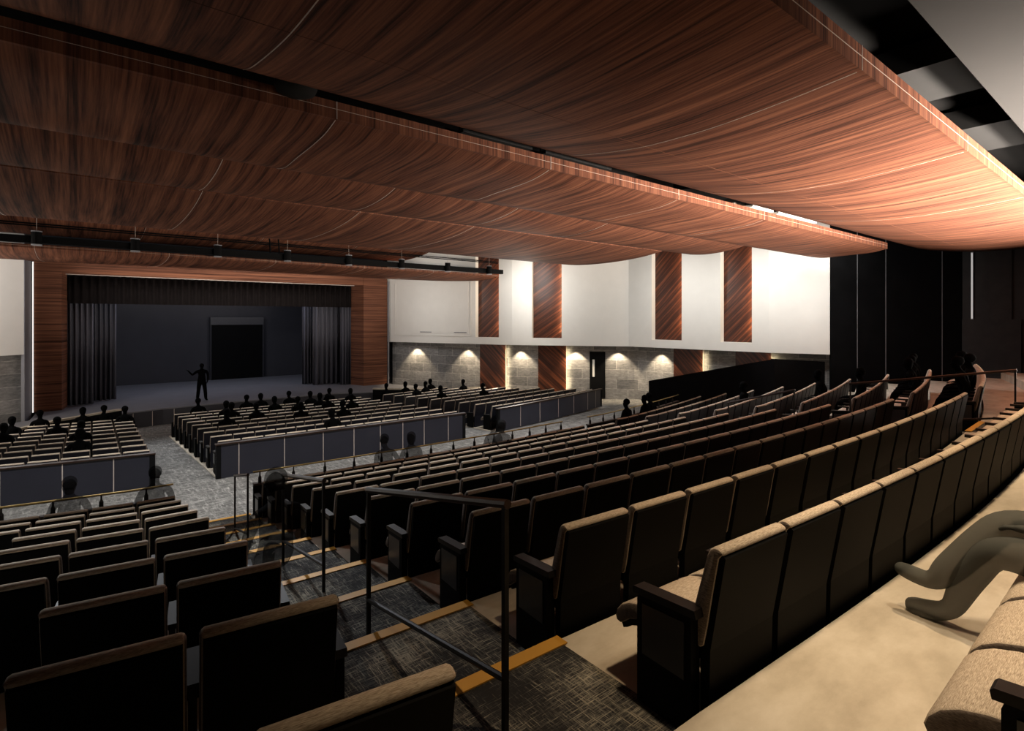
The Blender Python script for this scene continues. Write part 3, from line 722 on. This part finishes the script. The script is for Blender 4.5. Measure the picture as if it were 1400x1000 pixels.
# ------------------------------------------------------------------ people
def skin_mesh(name, verts, edges, radii, m, sub=2):
    me = bpy.data.meshes.new(name); me.from_pydata(verts, edges, []); o = bpy.data.objects.new(name, me); link(o)
    md = o.modifiers.new('s', 'SKIN'); md.use_smooth_shade = True
    sv = me.skin_vertices[0].data
    for i, r in enumerate(radii): sv[i].radius = (r, r) if not isinstance(r, tuple) else r
    sv[0].use_root = True
    ss = o.modifiers.new('u', 'SUBSURF'); ss.levels = sub; ss.render_levels = sub
    dg = bpy.context.evaluated_depsgraph_get(); out = bpy.data.meshes.new_from_object(o.evaluated_get(dg)); out.name = name
    bpy.data.objects.remove(o); out.materials.clear(); out.materials.append(M[m])
    for p in out.polygons: p.use_smooth = True
    return out
class Fig:
    def __init__(s): s.v = []; s.e = []; s.r = []
    def add(s, p, r, par=None):
        s.v.append(tuple(p)); s.r.append(r); i = len(s.v)-1
        if par is not None: s.e.append((par, i))
        return i
    def chain(s, par, items):
        for p, r in items: par = s.add(p, r, par)
        return par
def hand(f, wrist, direction, up, side):
    d = Vector(direction).normalized(); u = Vector(up).normalized(); w = d.cross(u)*side
    p = Vector(f.v[wrist]); palm = f.add(p+d*.055, .030, wrist)
    for k, (o, ln2) in enumerate(((-.027,.070),(-.009,.082),(.009,.078),(.027,.060))):
        a = f.add(p+d*.09+w*o, .0095, palm); b = f.add(p+d*(.09+ln2*.55)+w*o*1.1-u*.008, .0085, a); f.add(p+d*(.09+ln2)+w*o*1.1-u*.025, .007, b)
    a = f.add(p+d*.045-w*.04, .011, palm); f.add(p+d*.085-w*.055-u*.008, .009, a)
def head(f, neck, c, tilt=(0,1,0)):
    c = Vector(c); t = Vector(tilt).normalized()
    a = f.add(c+Vector((0,0,-.06))+t*.015, .062, neck); b = f.add(c+Vector((0,0,.03)), (.078,.095), a); f.add(c+Vector((0,0,.11))-t*.012, .055, b)
    n = f.add(c+t*.108+Vector((0,0,-.015)), .012, a)
    for sx in (-1, 1): f.add(c+Vector((sx*.088,-.005,-.01)), .016, b)
def seated(lean=0.0, crossed=False, arms='lap', m='skin_dark', name='body'):
    f = Fig()
    pel = f.add((0,.26,.50), (.155,.115)); b1 = f.add((0,.25+lean*.3,.66), (.145,.105), pel); b2 = f.add((0,.25+lean*.7,.84), (.165,.11), b1)
    b3 = f.add((0,.25+lean,.97), (.13,.085), b2); nk = f.add((0,.26+lean*1.1,1.06), .052, b3); head(f, nk, (0,.28+lean*1.25,1.20))
    for sx in (-1, 1):
        sh = f.add((sx*.18,.25+lean*.95,.95), .066, b3)
        if arms == 'lap':
            el = f.chain(sh, [((sx*.235,.27+lean*.6,.80), .050), ((sx*.25,.32,.67), .042)]); wr = f.chain(el, [((sx*.19,.44,.63), .035), ((sx*.12,.54,.62), .027)])
            hand(f, wr, (-sx*.35,.9,-.1), (0,0,1), sx)
        else:
            el = f.chain(sh, [((sx*.245,.27,.80), .050), ((sx*.275,.30,.66), .042)]); wr = f.chain(el, [((sx*.28,.42,.62), .035), ((sx*.28,.52,.61), .027)])
            hand(f, wr, (0,1,-.1), (0,0,1), sx)
        if crossed and sx == 1:
            hp = f.chain(pel, [((.10,.34,.53), .088), ((.07,.52,.58), .078)]); kn = f.chain(hp, [((.0,.70,.60), .062)])
            an = f.chain(kn, [((-.10,.80,.44), .058), ((-.16,.90,.28), .054)]); f.chain(an, [((-.17,.95,.215), .036), ((-.19,1.07,.23), .032), ((-.2,1.13,.24), .022)])
        else:
            hp = f.chain(pel, [((sx*.10,.36,.49), .088), ((sx*.12,.55,.49), .074)]); kn = f.chain(hp, [((sx*.13,.70,.48), .060)])
            fy = .76 if not crossed else .92
            an = f.chain(kn, [((sx*.13,(.70+fy)/2,.28), .055), ((sx*.13,fy-.04,.085), .038)]); f.chain(an, [((sx*.135,fy+.04,.045), .040), ((sx*.145,fy+.12,.037), .036), ((sx*.15,fy+.18,.032), .026)])
    if crossed: f.r = [r if isinstance(r, tuple) or f.v[i][1] < .33 or f.v[i][2] > .605 else r*1.4 for i, r in enumerate(f.r)]
    return skin_mesh(name, f.v, f.e, f.r, m)
def standing(m='skin_dark', name='body'):
    f = Fig()
    pel = f.add((0,0,.93), (.175,.125)); b1 = f.add((0,0,1.1), (.16,.115), pel); b2 = f.add((0,0,1.28), (.185,.125), b1); b3 = f.add((0,0,1.41), (.145,.095), b2)
    nk = f.add((0,.01,1.50), .056, b3); head(f, nk, (0,.02,1.64))
    sh = f.add((-.20,0,1.40), .072, b3); wr = f.chain(sh, [((-.26,-.02,1.26), .058), ((-.27,-.03,1.13), .05), ((-.25,.06,1.0), .04), ((-.22,.12,.92), .03)]); hand(f, wr, (.3,.4,-.8), (-1,0,0), -1)
    sh = f.add((.20,0,1.40), .072, b3); wr = f.chain(sh, [((.31,.06,1.32), .058), ((.41,.14,1.26), .05), ((.50,.20,1.35), .04), ((.57,.24,1.43), .03)]); hand(f, wr, (.6,.2,.6), (0,0,1), 1)
    for sx in (-1, 1):
        hp = f.chain(pel, [((sx*.105,0,.85), .112), ((sx*.12,.01,.68), .10), ((sx*.14,.02,.49), .086)]); an = f.chain(hp, [((sx*.16,0,.28), .082), ((sx*.175,-.02,.10), .07)])
        f.chain(an, [((sx*.18,.05,.05), .05), ((sx*.195,.14,.04), .04), ((sx*.2,.19,.034), .028)])
    return skin_mesh(name, f.v, f.e, f.r, m)
def hair_mesh(m, long=False):
    bm = new(); bmesh.ops.create_uvsphere(bm, u_segments=14, v_segments=10, radius=1)
    for v in bm.verts:
        x, y, z = v.co
        if long and z < 0: z *= 1.9; y = y*.8-.1
        v.co = (x*.097, y*.105-.018, z*.10+.052)
    return bm
BODY = {('s0', m): seated(0.0, m=m) for m in ('skin_dark', 'ghost')}
BODY[('s1', 'skin_dark')] = seated(.12, arms='wide'); BODY[('s1', 'ghost')] = seated(.12, arms='wide', m='ghost')
BODY[('x', 'ghost_grey')] = seated(.0, crossed=True, m='ghost_grey')
BODY[('st', 'skin_dark')] = standing()
HAIR = {}
for m in ('skin_dark', 'ghost', 'ghost_grey'):
    for lg in (False, True):
        b_ = hair_mesh(m, lg); me = bpy.data.meshes.new('hair'); b_.to_mesh(me); b_.free(); me.materials.append(M[m]); HAIR[(m, lg)] = me
        for p in me.polygons: p.use_smooth = True
def person(pose, m, loc, rz, label, group=None, sc=1.0, lg=False):
    o = bpy.data.objects.new('person', BODY[(pose, m)]); link(o); o.location = loc; o.rotation_euler = (0,0,rz); o.scale = (sc,)*3
    tag(o, label, 'person', group)
    hc = {'s0': (0,.28,1.20), 's1': (0,.43,1.20), 'x': (0,.28,1.20), 'st': (0,.02,1.63)}[pose]
    h = bpy.data.objects.new('hair', HAIR[(m, lg)]); link(h); h.parent = o; h.location = hc
    return o
BN = {'C': 'middle rear block', 'L': 'left rear block', 'R': 'right rear block', 'FC': 'middle stage block', 'FL': 'left stage block', 'FR': 'right stage block', 'Z': 'rear walkway row'}
def sit(block, row, n, m='skin_dark', pose=None, sc=1.0):
    s = SEAT.get((block, row, n))
    if not s: return
    pose = pose or ('s0' if (row+n) % 2 else 's1')
    adj = 'see-through grey' if m == 'ghost' else 'black silhouetted'
    edge = {'C': 'handrail aisle', 'L': 'handrail aisle', 'R': 'its aisle', 'FC': 'left aisle', 'FL': 'right aisle', 'FR': 'left aisle', 'Z': 'the aisle'}[block]
    person(pose, m, (s['x'], s['y'], s['z']), s['r'], f'{adj} person seated in {BN[block]}, {ORD[row+1]} row, {ORD[n]} from {edge}', 'seated audience', sc, (row*3+n) % 3 == 0)
for r, n in ((8,2),(8,5),(8,6),(8,8),(8,11),(7,12),(6,3),(6,6),(5,3),(5,7),(5,9),(4,4),(3,6),(4,10),(6,9),(3,2),(2,8),(7,9),(0,6)): sit('FC', r, n)
for r, n in ((8,2),(8,3),(7,1),(5,4),(4,6),(3,3),(1,3),(6,6),(8,5)): sit('FL', r, n)
for r, n in ((8,1),(8,3),(7,4),(8,6),(6,2),(6,7),(4,2),(3,5)): sit('FR', r, n)
for r, n in ((9,5),(9,6),(8,9),(9,10)): sit('C', r, n, 'ghost')
for r, n in ((9,1),(9,3),(9,5)): sit('L', r, n, 'ghost', 's0')
for r, n in ((9,2),(9,4),(9,5),(6,5),(4,6),(3,4),(2,6),(2,8),(2,10),(1,4)): sit('R', r, n)
for r, n in ((1,2),(1,6)): sit('R', r, n, 'skin_dark', 's1')
person('s0', 'ghost', (1.42, 4.78, L(4)-.17+H), .15, 'see-through dark person sitting on the stair aisle steps beside the left rear block')
person('x', 'ghost_grey', (3.56, -.10, L(0)+H), -.24, 'grey see-through person seated with crossed legs on the walkway row at right', None, 1.0)
person('st', 'skin_dark', (4.75, 29.75, -3.9+H), pi, 'black silhouetted person standing on the stage with one arm raised')

# ------------------------------------------------------------------ lights
def spot(loc, to, power, col=(1,1,1), size=60, blend=.6, rad=.1):
    l = bpy.data.lights.new('spot', 'SPOT'); l.energy = power; l.color = col; l.spot_size = math.radians(size); l.spot_blend = blend; l.shadow_soft_size = rad
    o = bpy.data.objects.new('spot', l); link(o); o.location = (loc[0], loc[1], loc[2]+H)
    d = Vector((to[0]-loc[0], to[1]-loc[1], to[2]-loc[2])); o.rotation_euler = d.to_track_quat('-Z', 'Y').to_euler(); return o
def area(loc, to, power, sx, sy, col=(1,1,1), spread=180):
    l = bpy.data.lights.new('area', 'AREA'); l.energy = power; l.color = col; l.shape = 'RECTANGLE'; l.size = sx; l.size_y = sy; l.spread = math.radians(spread)
    o = bpy.data.objects.new('area', l); link(o); o.location = (loc[0], loc[1], loc[2]+H)
    d = Vector((to[0]-loc[0], to[1]-loc[1], to[2]-loc[2])); o.rotation_euler = d.to_track_quat('-Z', 'Y').to_euler(); return o
W = bpy.data.worlds.new('world'); S.world = W; W.use_nodes = True
W.node_tree.nodes['Background'].inputs[0].default_value = (.5,.5,.55,1); W.node_tree.nodes['Background'].inputs[1].default_value = .01
WARM = (1,.73,.45); COOL = (.95,.97,1)
# downlights in the gaps between the clouds, over the cross aisle and the stage seating
for x in (-3, 0, 3, 6, 9, 12, 15): spot((x, 11.48, 2.3), (x, 13.9, -4), 1100, (1,.98,.95), 70, .8)
for x in (-2, 2, 6, 10, 14): spot((x, 22.2, 2.1), (x, 19.5, -4), 800, COOL, 95, .8)
# light thrown from the stage side back over the rear rows
for x in (-1, 3, 7, 11, 15, 19): spot((x, 11.5, 2.28), (x, 6.8, -3), 1500, (.93,.96,1), 62, .9)
# warm downlights under the rear soffit, over the rear walkway
for x, p in ((2.3,380), (4.2,520), (6.5,640), (9,680), (12,380)): spot((x, .95, 3.1), (x, .75, -1.6), p, WARM, 62, .8)
# warm uplight on the nearest cloud from the back wall and the far right
area((22.4, -.6, -1.4), (17.5, 4.6, 2.4), 1000, 1, 3, (1,.87,.76), 90)
area((14.0, -2.7, -.85), (13.6, 1.6, 2.6), 3500, 9, .5, (1,.87,.75), 80)
spot((3.3, .25, 3.1), (3.2, .3, -1.3), 330, (1,.84,.62), 50, .9)  # extra spot from above, added to brighten the walkway seat cushions
# unseen fill lamps added beside the side walls to brighten the stage clouds
area((17.2, 21.0, -1.0), (8, 21, 2.3), 240, .5, 5, (1,.9,.8))
area((-5.5, 22.0, -1.0), (3, 22, 2.3), 360, .5, 5, (1,.9,.8))
area((5.5, 23.2, 2.55), (5.5, 25.0, 3.3), 34, 15, .15, (1,.9,.8))  # added fill at the beam, brightens the short cloud behind the pipes
area((6.4, 25.0, -3.6), (6.4, 29.5, 1.2), 260, 10, .4, (1,.92,.85), 70)  # low area light before the stage, aimed up at the portal
# white wall washes
for p, e in (((12.6,26.0),130),((16.6,20.2),105),((19.0,14.2),75),((19.4,10.9),80),((20.3,8.3),120)): area((p[0], p[1], 2.15), (p[0]+2.4, p[1]+1.0, .2), e*.85, .6, 2.4, (1,.97,.92), 150)
area((-4.2, 25, 2.1), (-2.8, 27.8, .3), 210, .6, .6)
# slim light lines at the right edge of the fins
for a, b in nich:
    p, dd = on_poly(UP, b); n = Vector((-dd.y, dd.x)); q = p+n*.10-dd*.05; to = q+n*.2-dd*.10
    area((q.x, q.y, 1.2), (to.x, to.y, 1.2), 26, .05, 3.8, (1,.74,.45))
for a, b in ((657,692),(736,774.5),(922,962),(1006.5,1055)):
    q, dd = on_poly(LOW, b); n = Vector((dd.y,-dd.x)); q = q+n*.2+dd*.10; to = q-n*.14-dd*.06
    area((q.x, q.y, -2.9), (to.x, to.y, -2.9), 14, .05, 2.6, (1,.82,.5))
# sconces on the tile wall
for px in (571, 640, 712, 787, 845, 905):
    p, dd = on_poly(LOW, px); n = Vector((dd.y,-dd.x))*.42
    spot((p.x+n.x, p.y+n.y, ZB-.02), (p.x+n.x*.35, p.y+n.y*.35, -4.5), 300, (1,.80,.54), 92, .45, .03)
area((-3.6, 25.9, ZB-.1), (-3.2, 26.2, -4.5), 30, .2, .2, (1,.85,.6))
# stage
area((6, 33.5, 2.6), (6, 35.0, -3.9), 190, 10, 2, (.78,.82,1))
